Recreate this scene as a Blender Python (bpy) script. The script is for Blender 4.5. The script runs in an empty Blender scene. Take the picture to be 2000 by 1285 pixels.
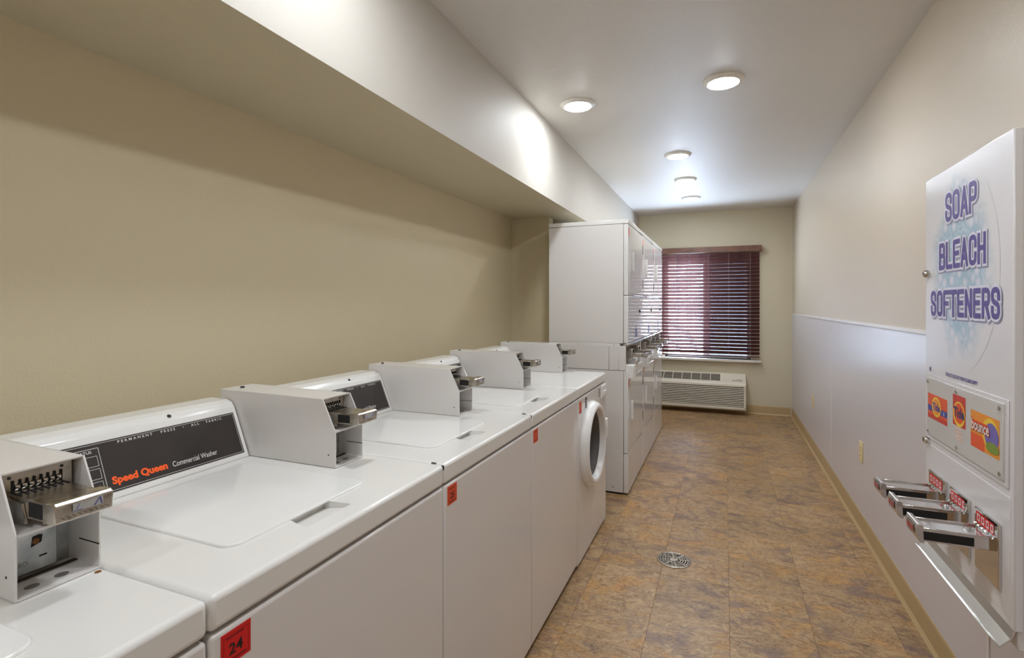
import bpy, bmesh, math, random
from mathutils import Vector, Matrix

random.seed(7)
S = bpy.context.scene
COL = S.collection

# ------------------------------------------------------------------ camera
F_PX, YAW, CAM_H = 1005.5, 0.391, 1.30
cam = bpy.data.cameras.new('camera')
cam.sensor_fit = 'HORIZONTAL'
cam.sensor_width = 36.0
cam.lens = F_PX * 36.0 / 2000.0
cam.shift_y = -(642.5 - 594.8) / 2000.0
cam.clip_start = 0.02
cam_o = bpy.data.objects.new('camera', cam)
cam_o.location = (0, 0, CAM_H)
cam_o.rotation_euler = (math.pi / 2, 0, YAW)
COL.objects.link(cam_o)
S.camera = cam_o

# ------------------------------------------------------------------ world, exposure
W = bpy.data.worlds.new('daylight')
S.world = W
W.use_nodes = True
bg = W.node_tree.nodes['Background']
bg.inputs['Color'].default_value = (0.60, 0.76, 1.0, 1)
bg.inputs['Strength'].default_value = 20.0
S.view_settings.view_transform = 'Standard'
S.view_settings.look = 'None'
S.view_settings.gamma = 1.0
S.view_settings.use_curve_mapping = False
S.view_settings.exposure = 1.6
LAMP = 46.0            # lens radiance of every downlight

# ------------------------------------------------------------------ room sizes (metres)
XR, XW, XS = 0.734, -1.54, -1.02      # right wall, washer wall, soffit face
ZC, ZS = 2.44, 1.967                  # ceiling, soffit underside
YB, YE = -1.75, 6.772                 # wall behind the camera, end wall
XF = -0.6625                          # washer fronts
YP, XP = 3.736, -1.236                # return wall by the dryers

# ------------------------------------------------------------------ materials
def lin(c):
    return tuple(((v / 255) / 12.92 if v / 255 <= .04045 else ((v / 255 + .055) / 1.055) ** 2.4) for v in c)

def mat(name, rgb, rough=.5, metal=0.0, spec=.5, bump=None, vary=None, coat=0, emit=0, trans=0):
    m = bpy.data.materials.new(name)
    m.use_nodes = True
    nt = m.node_tree
    b = nt.nodes['Principled BSDF']
    c = (*lin(rgb), 1)
    b.inputs['Base Color'].default_value = c
    b.inputs['Roughness'].default_value = rough
    b.inputs['Metallic'].default_value = metal
    b.inputs['Specular IOR Level'].default_value = spec
    b.inputs['Coat Weight'].default_value = coat
    if trans:
        b.inputs['Transmission Weight'].default_value = trans
    if emit:
        b.inputs['Emission Color'].default_value = c
        b.inputs['Emission Strength'].default_value = emit
    tc = nt.nodes.new('ShaderNodeTexCoord')
    if bump:
        sc, st = bump
        n = nt.nodes.new('ShaderNodeTexNoise')
        n.inputs['Scale'].default_value = sc
        n.inputs['Detail'].default_value = 3
        nt.links.new(tc.outputs['Object'], n.inputs['Vector'])
        bp = nt.nodes.new('ShaderNodeBump')
        bp.inputs['Strength'].default_value = st
        bp.inputs['Distance'].default_value = .004
        nt.links.new(n.outputs['Fac'], bp.inputs['Height'])
        nt.links.new(bp.outputs['Normal'], b.inputs['Normal'])
    if vary:
        sc, rgb2, lo, hi = vary
        n = nt.nodes.new('ShaderNodeTexNoise')
        n.inputs['Scale'].default_value = sc
        n.inputs['Detail'].default_value = 5
        nt.links.new(tc.outputs['Object'], n.inputs['Vector'])
        r = nt.nodes.new('ShaderNodeValToRGB')
        r.color_ramp.elements[0].position = lo
        r.color_ramp.elements[0].color = c
        r.color_ramp.elements[1].position = hi
        r.color_ramp.elements[1].color = (*lin(rgb2), 1)
        nt.links.new(n.outputs['Fac'], r.inputs['Fac'])
        nt.links.new(r.outputs['Color'], b.inputs['Base Color'])
    return m

M = {}
M['tan'] = mat('tan_wall_paint', (215, 202, 170), .5, bump=(190, .22))
M['beige'] = mat('beige_wall_paint', (205, 191, 170), .42, bump=(190, .2))
M['endpaint'] = mat('pale_beige_wall_paint', (212, 201, 174), .48, bump=(190, .2))
M['ceil'] = mat('ceiling_paint', (222, 218, 212), .48, bump=(160, .25))
M['soffit'] = mat('soffit_paint', (196, 190, 180), .6, bump=(170, .22))
M['panel'] = mat('white_wall_panel', (213, 207, 209), .28, bump=(60, .06))
M['trimwhite'] = mat('white_panel_moulding', (226, 222, 220), .35)
M['base'] = mat('tan_vinyl_baseboard', (186, 160, 116), .45)
M['slab'] = mat('brown_floor_underlay', (104, 82, 64), .8)
M['enamel'] = mat('white_enamel', (232, 230, 226), .16, spec=.5)
M['enamel2'] = mat('white_enamel_cabinet', (226, 222, 219), .14, spec=.5)
M['gloss'] = mat('high_gloss_enamel', (228, 226, 224), .07)
M['lid'] = mat('white_enamel_lid', (236, 235, 232), .14)
M['plastic'] = mat('white_plastic', (236, 234, 232), .3)
M['gasket'] = mat('grey_rubber_gasket', (120, 115, 110), .5)
M['dark'] = mat('dark_gap', (22, 20, 18), .8)
M['overlay'] = mat('charcoal_control_overlay', (58, 52, 50), .28, vary=(5, (44, 40, 40), .3, .7))
M['print_w'] = mat('white_print', (226, 224, 220), .5)
M['print_o'] = mat('orange_print', (255, 96, 24), .5)
M['print_k'] = mat('black_print', (26, 20, 22), .5)
M['chrome'] = mat('chrome', (214, 212, 210), .1, metal=1)
M['worn'] = mat('worn_nickel', (192, 185, 174), .27, metal=1, vary=(60, (138, 127, 112), .45, .75))
M['rubber'] = mat('dark_rubber_boot', (84, 80, 77), .5)
M['satin'] = mat('satin_steel', (196, 192, 186), .26, metal=1)
M['tray'] = mat('bright_steel_tray', (226, 226, 222), .2, metal=1)
M['galv'] = mat('galvanised_steel', (196, 198, 196), .38, metal=.75, vary=(28, (160, 164, 164), .4, .65))
M['red'] = mat('red_sticker', (214, 24, 26), .45)
M['orange'] = mat('orange_sticker', (222, 74, 34), .45)
M['sticker_dk'] = mat('dark_sticker_print', (120, 10, 14), .5)
M['rust'] = mat('rust_chip', (128, 84, 38), .8)
M['chip'] = mat('black_paint_chip', (34, 32, 32), .7)
M['drum'] = mat('steel_drum', (112, 109, 105), .35, metal=1)
M['ac'] = mat('cream_plastic', (226, 216, 198), .4)
M['acdark'] = mat('dark_grille_recess', (70, 62, 54), .7)
M['wood'] = mat('cherry_blind_wood', (106, 70, 67), .22, vary=(9, (90, 58, 58), .4, .65))
M['valance'] = mat('brown_valance_wood', (124, 84, 66), .3, vary=(9, (108, 70, 56), .4, .65))
M['cord'] = mat('blind_ladder_cord', (150, 140, 150), .8)
M['vinyl'] = mat('window_vinyl', (226, 228, 230), .35)
M['sillm'] = mat('window_sill_paint', (224, 216, 204), .35)
M['ivory'] = mat('ivory_plastic', (228, 208, 158), .4)
M['ivory_d'] = mat('ivory_slot', (120, 100, 66), .6)
M['disp'] = mat('white_powder_coat', (226, 222, 224), .2)
M['acrylic'] = mat('frosted_card_panel', (208, 204, 200), .12)
M['purple'] = mat('purple_print', (84, 66, 142), .45)
M['lilac'] = mat('pale_lilac_outline_print', (222, 218, 232), .45)
M['shadowp'] = mat('grey_print', (146, 146, 172), .5)
M['p_orange'] = mat('package_orange', (232, 88, 36), .45)
M['p_red'] = mat('package_red', (206, 58, 36), .45)
M['p_yellow'] = mat('package_yellow', (246, 204, 52), .45)
M['p_blue'] = mat('package_blue', (62, 66, 152), .45)
M['p_navy'] = mat('package_navy', (40, 50, 104), .45)
M['p_green'] = mat('package_green', (128, 150, 52), .45)
M['p_amber'] = mat('package_amber', (240, 150, 40), .45)
M['p_teal'] = mat('package_violet', (116, 104, 176), .45)
M['p_pink'] = mat('package_pale_pink', (238, 196, 178), .45)
M['drain'] = mat('worn_drain_metal', (176, 166, 152), .38, metal=.8, vary=(70, (110, 98, 84), .45, .7))
M['lens'] = mat('lit_lens', (241, 248, 255), .5, emit=LAMP)
M['lighttrim'] = mat('light_trim', (236, 233, 228), .35)

def glass():
    m = bpy.data.materials.new('clear_glass')
    m.use_nodes = True
    nt = m.node_tree
    nt.nodes.clear()
    o = nt.nodes.new('ShaderNodeOutputMaterial')
    t = nt.nodes.new('ShaderNodeBsdfTransparent')
    g = nt.nodes.new('ShaderNodeBsdfGlossy')
    g.inputs['Roughness'].default_value = .02
    mx = nt.nodes.new('ShaderNodeMixShader')
    lw = nt.nodes.new('ShaderNodeLayerWeight')
    lw.inputs['Blend'].default_value = .5
    pw = nt.nodes.new('ShaderNodeMath'); pw.operation = 'POWER'; pw.inputs[1].default_value = 5
    ma = nt.nodes.new('ShaderNodeMath'); ma.operation = 'MULTIPLY_ADD'; ma.inputs[1].default_value = .5; ma.inputs[2].default_value = .04
    nt.links.new(lw.outputs['Facing'], pw.inputs[0]); nt.links.new(pw.outputs[0], ma.inputs[0])
    nt.links.new(ma.outputs[0], mx.inputs[0])
    nt.links.new(t.outputs[0], mx.inputs[1])
    nt.links.new(g.outputs[0], mx.inputs[2])
    nt.links.new(mx.outputs[0], o.inputs['Surface'])
    return m
M['glass'] = glass()

def screen_mat():
    m = bpy.data.materials.new('insect_screen_mesh')
    m.use_nodes = True
    nt = m.node_tree
    nt.nodes.clear()
    o = nt.nodes.new('ShaderNodeOutputMaterial')
    t = nt.nodes.new('ShaderNodeBsdfTransparent')
    d = nt.nodes.new('ShaderNodeBsdfDiffuse')
    d.inputs['Color'].default_value = (.03, .03, .035, 1)
    mx = nt.nodes.new('ShaderNodeMixShader')
    mx.inputs[0].default_value = .82
    nt.links.new(t.outputs[0], mx.inputs[1])
    nt.links.new(d.outputs[0], mx.inputs[2])
    nt.links.new(mx.outputs[0], o.inputs['Surface'])
    return m
M['screen'] = screen_mat()

def tile_mat():
    m = bpy.data.materials.new('slate_look_vinyl')
    m.use_nodes = True
    nt = m.node_tree
    L = nt.links.new
    b = nt.nodes['Principled BSDF']
    tc = nt.nodes.new('ShaderNodeTexCoord')
    oi = nt.nodes.new('ShaderNodeObjectInfo')
    mul = nt.nodes.new('ShaderNodeMath'); mul.operation = 'MULTIPLY'; mul.inputs[1].default_value = 83.0
    L(oi.outputs['Random'], mul.inputs[0])
    add = nt.nodes.new('ShaderNodeVectorMath'); add.operation = 'ADD'
    L(tc.outputs['Object'], add.inputs[0]); L(mul.outputs[0], add.inputs[1])
    mp = nt.nodes.new('ShaderNodeMapping')
    mp.inputs['Scale'].default_value = (.62, 1.0, 1)
    L(add.outputs[0], mp.inputs['Vector'])
    def noise(sc, det, dist, ro=.6):
        n = nt.nodes.new('ShaderNodeTexNoise')
        n.inputs['Scale'].default_value = sc; n.inputs['Detail'].default_value = det
        n.inputs['Distortion'].default_value = dist; n.inputs['Roughness'].default_value = ro
        L(mp.outputs[0], n.inputs['Vector'])
        return n
    def ramp(src, stops):
        r = nt.nodes.new('ShaderNodeValToRGB')
        e = r.color_ramp.elements
        e[0].position, e[0].color = stops[0][0], (*lin(stops[0][1]), 1)
        e[1].position, e[1].color = stops[-1][0], (*lin(stops[-1][1]), 1)
        for p, c in stops[1:-1]:
            x = e.new(p); x.color = (*lin(c), 1)
        L(src, r.inputs['Fac'])
        return r
    def mix(fac, a, bb, mode='MIX'):
        x = nt.nodes.new('ShaderNodeMix'); x.data_type = 'RGBA'; x.blend_type = mode
        if isinstance(fac, float): x.inputs[0].default_value = fac
        else: L(fac, x.inputs[0])
        L(a, x.inputs[6]); L(bb, x.inputs[7])
        return x.outputs[2]
    n1 = noise(6.5, 7, 1.2, .62)               # broad tan / ochre / brown mottling
    r1 = ramp(n1.outputs['Fac'], [(.30, (116, 94, 76)), (.40, (166, 134, 102)), (.48, (204, 174, 138)), (.55, (186, 150, 110)), (.63, (214, 166, 108)), (.74, (200, 140, 88))])
    n2 = noise(30, 6, 2.2, .65)
    r2 = ramp(n2.outputs['Fac'], [(.32, (94, 78, 68)), (.45, (172, 144, 114)), (.55, (208, 180, 144)), (.72, (224, 186, 136))])
    c = mix(.42, r1.outputs['Color'], r2.outputs['Color'])
    n3 = noise(5.5, 6, 1.8, .6)               # purple-grey slate clouds
    r3 = nt.nodes.new('ShaderNodeValToRGB')
    r3.color_ramp.elements[0].position = .52; r3.color_ramp.elements[1].position = .64
    r3.color_ramp.elements[0].color = (0, 0, 0, 1); r3.color_ramp.elements[1].color = (.72, .72, .72, 1)
    L(n3.outputs['Fac'], r3.inputs['Fac'])
    g = nt.nodes.new('ShaderNodeRGB'); g.outputs[0].default_value = (*lin((136, 114, 108)), 1)
    c = mix(r3.outputs['Color'], c, g.outputs[0])
    n4 = noise(12, 8, 3.0, .62)               # thin dark cleft lines
    sub = nt.nodes.new('ShaderNodeMath'); sub.operation = 'SUBTRACT'; sub.inputs[1].default_value = .5
    ab = nt.nodes.new('ShaderNodeMath'); ab.operation = 'ABSOLUTE'
    L(n4.outputs['Fac'], sub.inputs[0]); L(sub.outputs[0], ab.inputs[0])
    r4 = nt.nodes.new('ShaderNodeValToRGB')
    r4.color_ramp.elements[0].position = 0; r4.color_ramp.elements[1].position = .03
    r4.color_ramp.elements[0].color = (.42, .37, .34, 1); r4.color_ramp.elements[1].color = (1, 1, 1, 1)
    L(ab.outputs[0], r4.inputs['Fac'])
    c = mix(.8, c, r4.outputs['Color'], 'MULTIPLY')
    # each tile a little lighter or darker than its neighbour
    hsv = nt.nodes.new('ShaderNodeHueSaturation')
    mr = nt.nodes.new('ShaderNodeMapRange')
    mr.inputs['To Min'].default_value = .70; mr.inputs['To Max'].default_value = .84
    L(oi.outputs['Random'], mr.inputs['Value']); L(mr.outputs[0], hsv.inputs['Value'])
    hsv.inputs['Saturation'].default_value = 1.14
    L(c, hsv.inputs['Color'])
    L(hsv.outputs['Color'], b.inputs['Base Color'])
    b.inputs['Roughness'].default_value = .42
    bp = nt.nodes.new('ShaderNodeBump'); bp.inputs['Strength'].default_value = .12; bp.inputs['Distance'].default_value = .003
    L(n4.outputs['Fac'], bp.inputs['Height']); L(bp.outputs['Normal'], b.inputs['Normal'])
    return m
M['tile'] = tile_mat()

def bubble_mat():
    m = bpy.data.materials.new('bubble_print')
    m.use_nodes = True
    nt = m.node_tree
    L = nt.links.new
    b = nt.nodes['Principled BSDF']
    b.inputs['Roughness'].default_value = .2
    tc = nt.nodes.new('ShaderNodeTexCoord')
    v = nt.nodes.new('ShaderNodeTexVoronoi'); v.inputs['Scale'].default_value = 26
    L(tc.outputs['Object'], v.inputs['Vector'])
    r = nt.nodes.new('ShaderNodeValToRGB')
    e = r.color_ramp.elements
    e[0].position, e[0].color = .0, (*lin((228, 226, 234)), 1)
    e[1].position, e[1].color = .85, (*lin((130, 160, 190)), 1)
    for p, c in ((.25, (206, 212, 224)), (.5, (158, 186, 206)), (.68, (190, 208, 222))):
        x = e.new(p); x.color = (*lin(c), 1)
    L(v.outputs['Distance'], r.inputs['Fac'])
    n = nt.nodes.new('ShaderNodeTexNoise'); n.inputs['Scale'].default_value = 9; n.inputs['Detail'].default_value = 3
    L(tc.outputs['Object'], n.inputs['Vector'])
    # fade to the white door towards the edge of the printed cloud (UV radius)
    uv = nt.nodes.new('ShaderNodeUVMap')
    ln = nt.nodes.new('ShaderNodeVectorMath'); ln.operation = 'LENGTH'
    L(uv.outputs[0], ln.inputs[0])
    ad = nt.nodes.new('ShaderNodeMath'); ad.operation = 'MULTIPLY_ADD'; ad.inputs[1].default_value = .7; ad.inputs[2].default_value = -.35
    L(n.outputs['Fac'], ad.inputs[0])
    sm = nt.nodes.new('ShaderNodeMath'); sm.operation = 'ADD'
    L(ad.outputs[0], sm.inputs[0]); L(ln.outputs['Value'], sm.inputs[1])
    r2 = nt.nodes.new('ShaderNodeValToRGB')
    r2.color_ramp.elements[0].position = .55; r2.color_ramp.elements[1].position = .92
    r2.color_ramp.elements[0].color = (0, 0, 0, 1); r2.color_ramp.elements[1].color = (1, 1, 1, 1)
    L(sm.outputs[0], r2.inputs['Fac'])
    mx = nt.nodes.new('ShaderNodeMix'); mx.data_type = 'RGBA'
    L(r2.outputs['Color'], mx.inputs[0]); L(r.outputs['Color'], mx.inputs[6])
    mx.inputs[7].default_value = (*lin((226, 222, 224)), 1)
    L(mx.outputs[2], b.inputs['Base Color'])
    return m
M['bubble'] = bubble_mat()

# ------------------------------------------------------------------ mesh helpers
def bevel(bm, fs, ed, off, seg):
    for f in fs: f.normal_update()
    keep = [f.normal.copy() for f in fs]
    for f in bmesh.ops.bevel(bm, geom=ed, offset=off, segments=seg, affect='EDGES', profile=.5)['faces']:
        f.normal_update()
        f.smooth = not any(f.normal.dot(k) > .9999 for k in keep)     # flats stay flat, only the rounding is smooth

def box(bm, lo, hi, bev=0, seg=2):
    vs = [bm.verts.new((x, y, z)) for x in (lo[0], hi[0]) for y in (lo[1], hi[1]) for z in (lo[2], hi[2])]
    fs = [bm.faces.new([vs[i] for i in q]) for q in ((0, 1, 3, 2), (4, 6, 7, 5), (0, 4, 5, 1), (2, 3, 7, 6), (0, 2, 6, 4), (1, 5, 7, 3))]
    if bev:
        ed = list({e for f in fs for e in f.edges})
        bevel(bm, fs, ed, bev, seg)
    return bm

def prism(bm, poly, a0, a1, axis='Y', bev=0, seg=2):
    """poly = (p, q) pairs; axis Y: (x, z); axis X: (y, z); axis Z: (x, y)"""
    def v(p, q, a):
        return {'Y': (p, a, q), 'X': (a, p, q), 'Z': (p, q, a)}[axis]
    A = [bm.verts.new(v(p, q, a0)) for p, q in poly]
    B = [bm.verts.new(v(p, q, a1)) for p, q in poly]
    n = len(poly)
    fs = [bm.faces.new(A), bm.faces.new(B[::-1])]
    for i in range(n):
        j = (i + 1) % n
        fs.append(bm.faces.new((A[i], B[i], B[j], A[j])))
    bmesh.ops.recalc_face_normals(bm, faces=fs)
    if bev:
        ed = list({e for f in fs for e in f.edges})
        bevel(bm, fs, ed, bev, seg)
    return bm

def lathe(bm, prof, org, axis, n=40, close=False):
    """prof = (radius, height along axis) pairs"""
    org = Vector(org); ax = Vector(axis).normalized()
    t = ax.orthogonal().normalized(); u = ax.cross(t)
    rings = []
    for r, h in prof:
        if r < 1e-6:
            rings.append([bm.verts.new(org + ax * h)])
        else:
            rings.append([bm.verts.new(org + ax * h + (t * math.cos(2 * math.pi * k / n) + u * math.sin(2 * math.pi * k / n)) * r) for k in range(n)])
    fs = []
    pairs = list(zip(rings, rings[1:])) + ([(rings[-1], rings[0])] if close else [])
    for a, b in pairs:
        for k in range(n):
            j = (k + 1) % n
            q = [a[k % len(a)], a[j % len(a)], b[j % len(b)], b[k % len(b)]]
            q = list(dict.fromkeys(q))
            if len(q) > 2:
                fs.append(bm.faces.new(q))
    bmesh.ops.recalc_face_normals(bm, faces=fs)
    for f in fs: f.smooth = True
    return bm

def cyl(bm, p0, p1, r, n=16):
    p0 = Vector(p0); p1 = Vector(p1)
    return lathe(bm, [(0, 0), (r, 0), (r, (p1 - p0).length), (0, (p1 - p0).length)], p0, p1 - p0, n)

def rrect(a0, a1, b0, b1, r, n=5):
    pts = []
    for (cx, cy, s) in ((a1 - r, b1 - r, 0), (a0 + r, b1 - r, 90), (a0 + r, b0 + r, 180), (a1 - r, b0 + r, 270)):
        for k in range(n + 1):
            t = math.radians(s + 90 * k / n)
            pts.append((cx + r * math.cos(t), cy + r * math.sin(t)))
    return pts

def mesh_from(bm, name, m, smooth=True):
    me = bpy.data.meshes.new(name)
    if smooth:
        for e_ in bm.edges:
            e_.smooth = len(e_.link_faces) == 2 and e_.calc_face_angle(0) < math.radians(32)
    bm.to_mesh(me); bm.free()
    if m is not None:
        me.materials.append(m)
    return me

def empty(name, loc):
    o = bpy.data.objects.new(name, None)
    o.empty_display_size = .1
    o.location = loc
    COL.objects.link(o)
    return o

def root_loc(o):
    v = Vector((0, 0, 0))
    while o is not None:
        v += Vector(o.location); o = o.parent
    return v

def part(name, bm, m, parent=None, smooth=True):
    """mesh given in world coordinates; the child keeps its thing's base as origin"""
    if parent is not None:
        bmesh.ops.translate(bm, verts=bm.verts, vec=-root_loc(parent))
    o = bpy.data.objects.new(name, mesh_from(bm, name, M[m] if isinstance(m, str) else m, smooth))
    COL.objects.link(o)
    o.parent = parent
    return o

def thing_mesh(name, bm, m, base):
    """a thing that is one mesh, origin at its base"""
    bmesh.ops.translate(bm, verts=bm.verts, vec=-Vector(base))
    o = bpy.data.objects.new(name, mesh_from(bm, name, M[m]))
    o.location = base
    COL.objects.link(o)
    return o

def tag(o, label, cat, group=None):
    o['label'] = label; o['category'] = cat
    if group: o['group'] = group
    return o

def struct(o):
    o['kind'] = 'structure'
    return o

def copy_tree(o, parent=None):
    c = o.copy(); COL.objects.link(c); c.parent = parent
    for ch in [x for x in bpy.data.objects if x.parent == o]:
        copy_tree(ch, c)
    return c

def boolean(bm, cutter, m='enamel'):
    a = bpy.data.objects.new('tmp_a', mesh_from(bm, 'tmp_a', None, False))
    b = bpy.data.objects.new('tmp_b', mesh_from(cutter, 'tmp_b', None, False))
    COL.objects.link(a); COL.objects.link(b)
    md = a.modifiers.new('cut', 'BOOLEAN'); md.object = b; md.operation = 'DIFFERENCE'; md.solver = 'EXACT'
    dg = bpy.context.evaluated_depsgraph_get(); dg.update()
    me = bpy.data.meshes.new_from_object(a.evaluated_get(dg))
    out = bmesh.new(); out.from_mesh(me)
    for o in (a, b):
        d = o.data; bpy.data.objects.remove(o); bpy.data.meshes.remove(d)
    bpy.data.meshes.remove(me)
    return out

B = bmesh.new

def text_bm(body, org, right, up, width, height, bold=0, depth=0.0002, spacing=1.0, align='L'):
    """flat lettering; bounding box of the words fitted to width x height, lower left corner at org"""
    cu = bpy.data.curves.new('lettering', 'FONT')
    cu.body = body; cu.size = 1; cu.offset = bold; cu.space_character = spacing; cu.resolution_u = 3
    ob = bpy.data.objects.new('lettering', cu)
    COL.objects.link(ob)
    dg = bpy.context.evaluated_depsgraph_get(); dg.update()
    me = bpy.data.meshes.new_from_object(ob.evaluated_get(dg))
    bm = B(); bm.from_mesh(me)
    bpy.data.objects.remove(ob); bpy.data.curves.remove(cu); bpy.data.meshes.remove(me)
    xs = [v.co.x for v in bm.verts]; ys = [v.co.y for v in bm.verts]
    x0, x1, y0, y1 = min(xs), max(xs), min(ys), max(ys)
    sx, sy = width / (x1 - x0), height / (y1 - y0)
    org = Vector(org); right = Vector(right).normalized(); up = Vector(up).normalized()
    nrm = right.cross(up)
    for v in bm.verts:
        v.co = org + right * ((v.co.x - x0) * sx) + up * ((v.co.y - y0) * sy) + nrm * depth
    return bm

# condensed poster capitals drawn as strokes: (x, y, corner rounding) in a unit box
GLYPH = {
 'S': [[(1, .70, 0), (1, 1, .9), (0, 1, .9), (0, .60, .6), (1, .42, .6), (1, 0, .9), (0, 0, .9), (0, .30, 0)]],
 'O': [[(.5, 1, 0), (0, 1, .9), (0, 0, .9), (1, 0, .9), (1, 1, .9), (.5, 1, 0)]],
 'A': [[(0, 0, 0), (.5, 1, 0), (1, 0, 0)], [(.17, .28, 0), (.83, .28, 0)]],
 'P': [[(0, 0, 0), (0, 1, 0), (1, 1, .8), (1, .44, .8), (0, .44, 0)]],
 'B': [[(0, 0, 0), (0, 1, 0), (.95, 1, .7), (.95, .53, .6), (.2, .53, 0)], [(0, .53, 0), (1, .53, .6), (1, 0, .7), (0, 0, 0)]],
 'L': [[(0, 1, 0), (0, 0, 0), (1, 0, 0)]],
 'E': [[(1, 1, 0), (0, 1, 0), (0, 0, 0), (1, 0, 0)], [(0, .52, 0), (.85, .52, 0)]],
 'C': [[(1, .68, 0), (1, 1, .9), (0, 1, .9), (0, 0, .9), (1, 0, .9), (1, .32, 0)]],
 'H': [[(0, 0, 0), (0, 1, 0)], [(1, 0, 0), (1, 1, 0)], [(0, .52, 0), (1, .52, 0)]],
 'F': [[(1, 1, 0), (0, 1, 0), (0, 0, 0)], [(0, .50, 0), (.85, .50, 0)]],
 'T': [[(-.08, 1, 0), (1.08, 1, 0)], [(.5, 1, 0), (.5, 0, 0)]],
 'N': [[(0, 0, 0), (0, 1, 0), (1, 0, 0), (1, 1, 0)]],
 'R': [[(0, 0, 0), (0, 1, 0), (1, 1, .8), (1, .48, .8), (0, .48, 0)], [(.5, .48, 0), (1, 0, 0)]],
}
def poster_bm(body, org, right, up, width, height, t, grow, off, shift=(0, 0)):
    org = Vector(org); right = Vector(right).normalized(); up = Vector(up).normalized(); nn = right.cross(up)
    bm = B()
    n = len(body); gap = .0045
    lw = (width - gap * (n - 1)) / n
    hw = t / 2 + grow
    lift = [0.0]
    def put(pts):
        lift[0] += 1.2e-6                      # strokes overlap: never exactly coplanar
        bm.faces.new([bm.verts.new(org + right * (x + shift[0]) + up * (y + shift[1]) + nn * (off + lift[0])) for x, y in pts])
    for i, ch in enumerate(body):
        x0 = i * (lw + gap) + t / 2; sx = lw - t; sy = height - t
        for path in GLYPH[ch]:
            P = [Vector((x0 + a * sx, t / 2 + b * sy)) for a, b, _ in path]
            rr = [c for _, _, c in path]
            out = []
            for k, p in enumerate(P):
                if 0 < k < len(P) - 1 and rr[k] > 0:
                    rad = rr[k] * min(sx, sy) * .5
                    d0 = (P[k - 1] - p); d1 = (P[k + 1] - p)
                    rad = min(rad, d0.length * .5 if k > 1 else d0.length, d1.length * .5 if k < len(P) - 2 else d1.length)
                    a, b = p + d0.normalized() * rad, p + d1.normalized() * rad
                    for q_ in range(7):
                        u = q_ / 6
                        out.append(a * (1 - u) ** 2 + p * 2 * u * (1 - u) + b * u * u)
                else:
                    out.append(p)
            for k in range(len(out) - 1):
                a, b = out[k], out[k + 1]
                d = (b - a)
                if d.length < 1e-7: continue
                d.normalize(); nr = Vector((-d.y, d.x)) * hw
                ea = a - d * (hw if k == 0 else 0); eb = b + d * (hw if k == len(out) - 2 else 0)
                put([(ea - nr), (eb - nr), (eb + nr), (ea + nr)])
                if 0 < k:
                    put([(a.x + hw * math.cos(j * math.pi / 6), a.y + hw * math.sin(j * math.pi / 6)) for j in range(12)])
    return bm

def quad(bm, org, right, up, a0, a1, b0, b1, off=0.0):
    org = Vector(org); right = Vector(right).normalized(); up = Vector(up).normalized(); n = right.cross(up)
    bm.faces.new([bm.verts.new(org + right * a + up * b + n * off) for a, b in ((a0, b0), (a1, b0), (a1, b1), (a0, b1))])
    return bm

def disc(bm, org, right, up, ca, cb, ra, rb, off=0.0, n=28, r_in=0):
    org = Vector(org); right = Vector(right).normalized(); up = Vector(up).normalized(); nn = right.cross(up)
    ring = lambda s: [bm.verts.new(org + right * (ca + ra * s * math.cos(2 * math.pi * k / n)) + up * (cb + rb * s * math.sin(2 * math.pi * k / n)) + nn * off) for k in range(n)]
    a = ring(1)
    if r_in:
        b = ring(r_in)
        for k in range(n):
            bm.faces.new((a[k], a[(k + 1) % n], b[(k + 1) % n], b[k]))
    else:
        bm.faces.new(a)
    return bm

def outline(bm, org, right, up, a0, a1, b0, b1, w, off):
    quad(bm, org, right, up, a0, a1, b0, b0 + w, off); quad(bm, org, right, up, a0, a1, b1 - w, b1, off)
    quad(bm, org, right, up, a0, a0 + w, b0 + w, b1 - w, off); quad(bm, org, right, up, a1 - w, a1, b0 + w, b1 - w, off)
    return bm

# ================================================================== SETTING
TH = .12
# floor: underlay slab + one object per vinyl tile
floor = struct(part('floor', box(B(), (XW - TH, YB - TH, -.12), (XR + TH, YE + TH, -.0045)), 'slab'))
TS, GAP = .305, .00035
tile_full = None
xe = [x for x in [.02 + TS * k for k in range(-6, 4)] if XW < x < XR]
ye = [y for y in [4.10 + TS * k for k in range(-20, 10)] if YB < y < YE]
xe = [XW] + xe + [XR]; ye = [YB] + ye + [YE]
for i in range(len(xe) - 1):
    for j in range(len(ye) - 1):
        sx, sy = xe[i + 1] - xe[i], ye[j + 1] - ye[j]
        if sx < .01 or sy < .01: continue
        full = abs(sx - TS) < 1e-5 and abs(sy - TS) < 1e-5
        if full and tile_full: me = tile_full
        else:
            me = mesh_from(box(B(), (-sx / 2 + GAP, -sy / 2 + GAP, -.0045), (sx / 2 - GAP, sy / 2 - GAP, 0), .0004, 1), 'tile', M['tile'])
            if full: tile_full = me
        o = bpy.data.objects.new('tile', me)
        o.location = ((xe[i] + xe[i + 1]) / 2, (ye[j] + ye[j + 1]) / 2, 0)
        COL.objects.link(o); o.parent = floor

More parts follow.
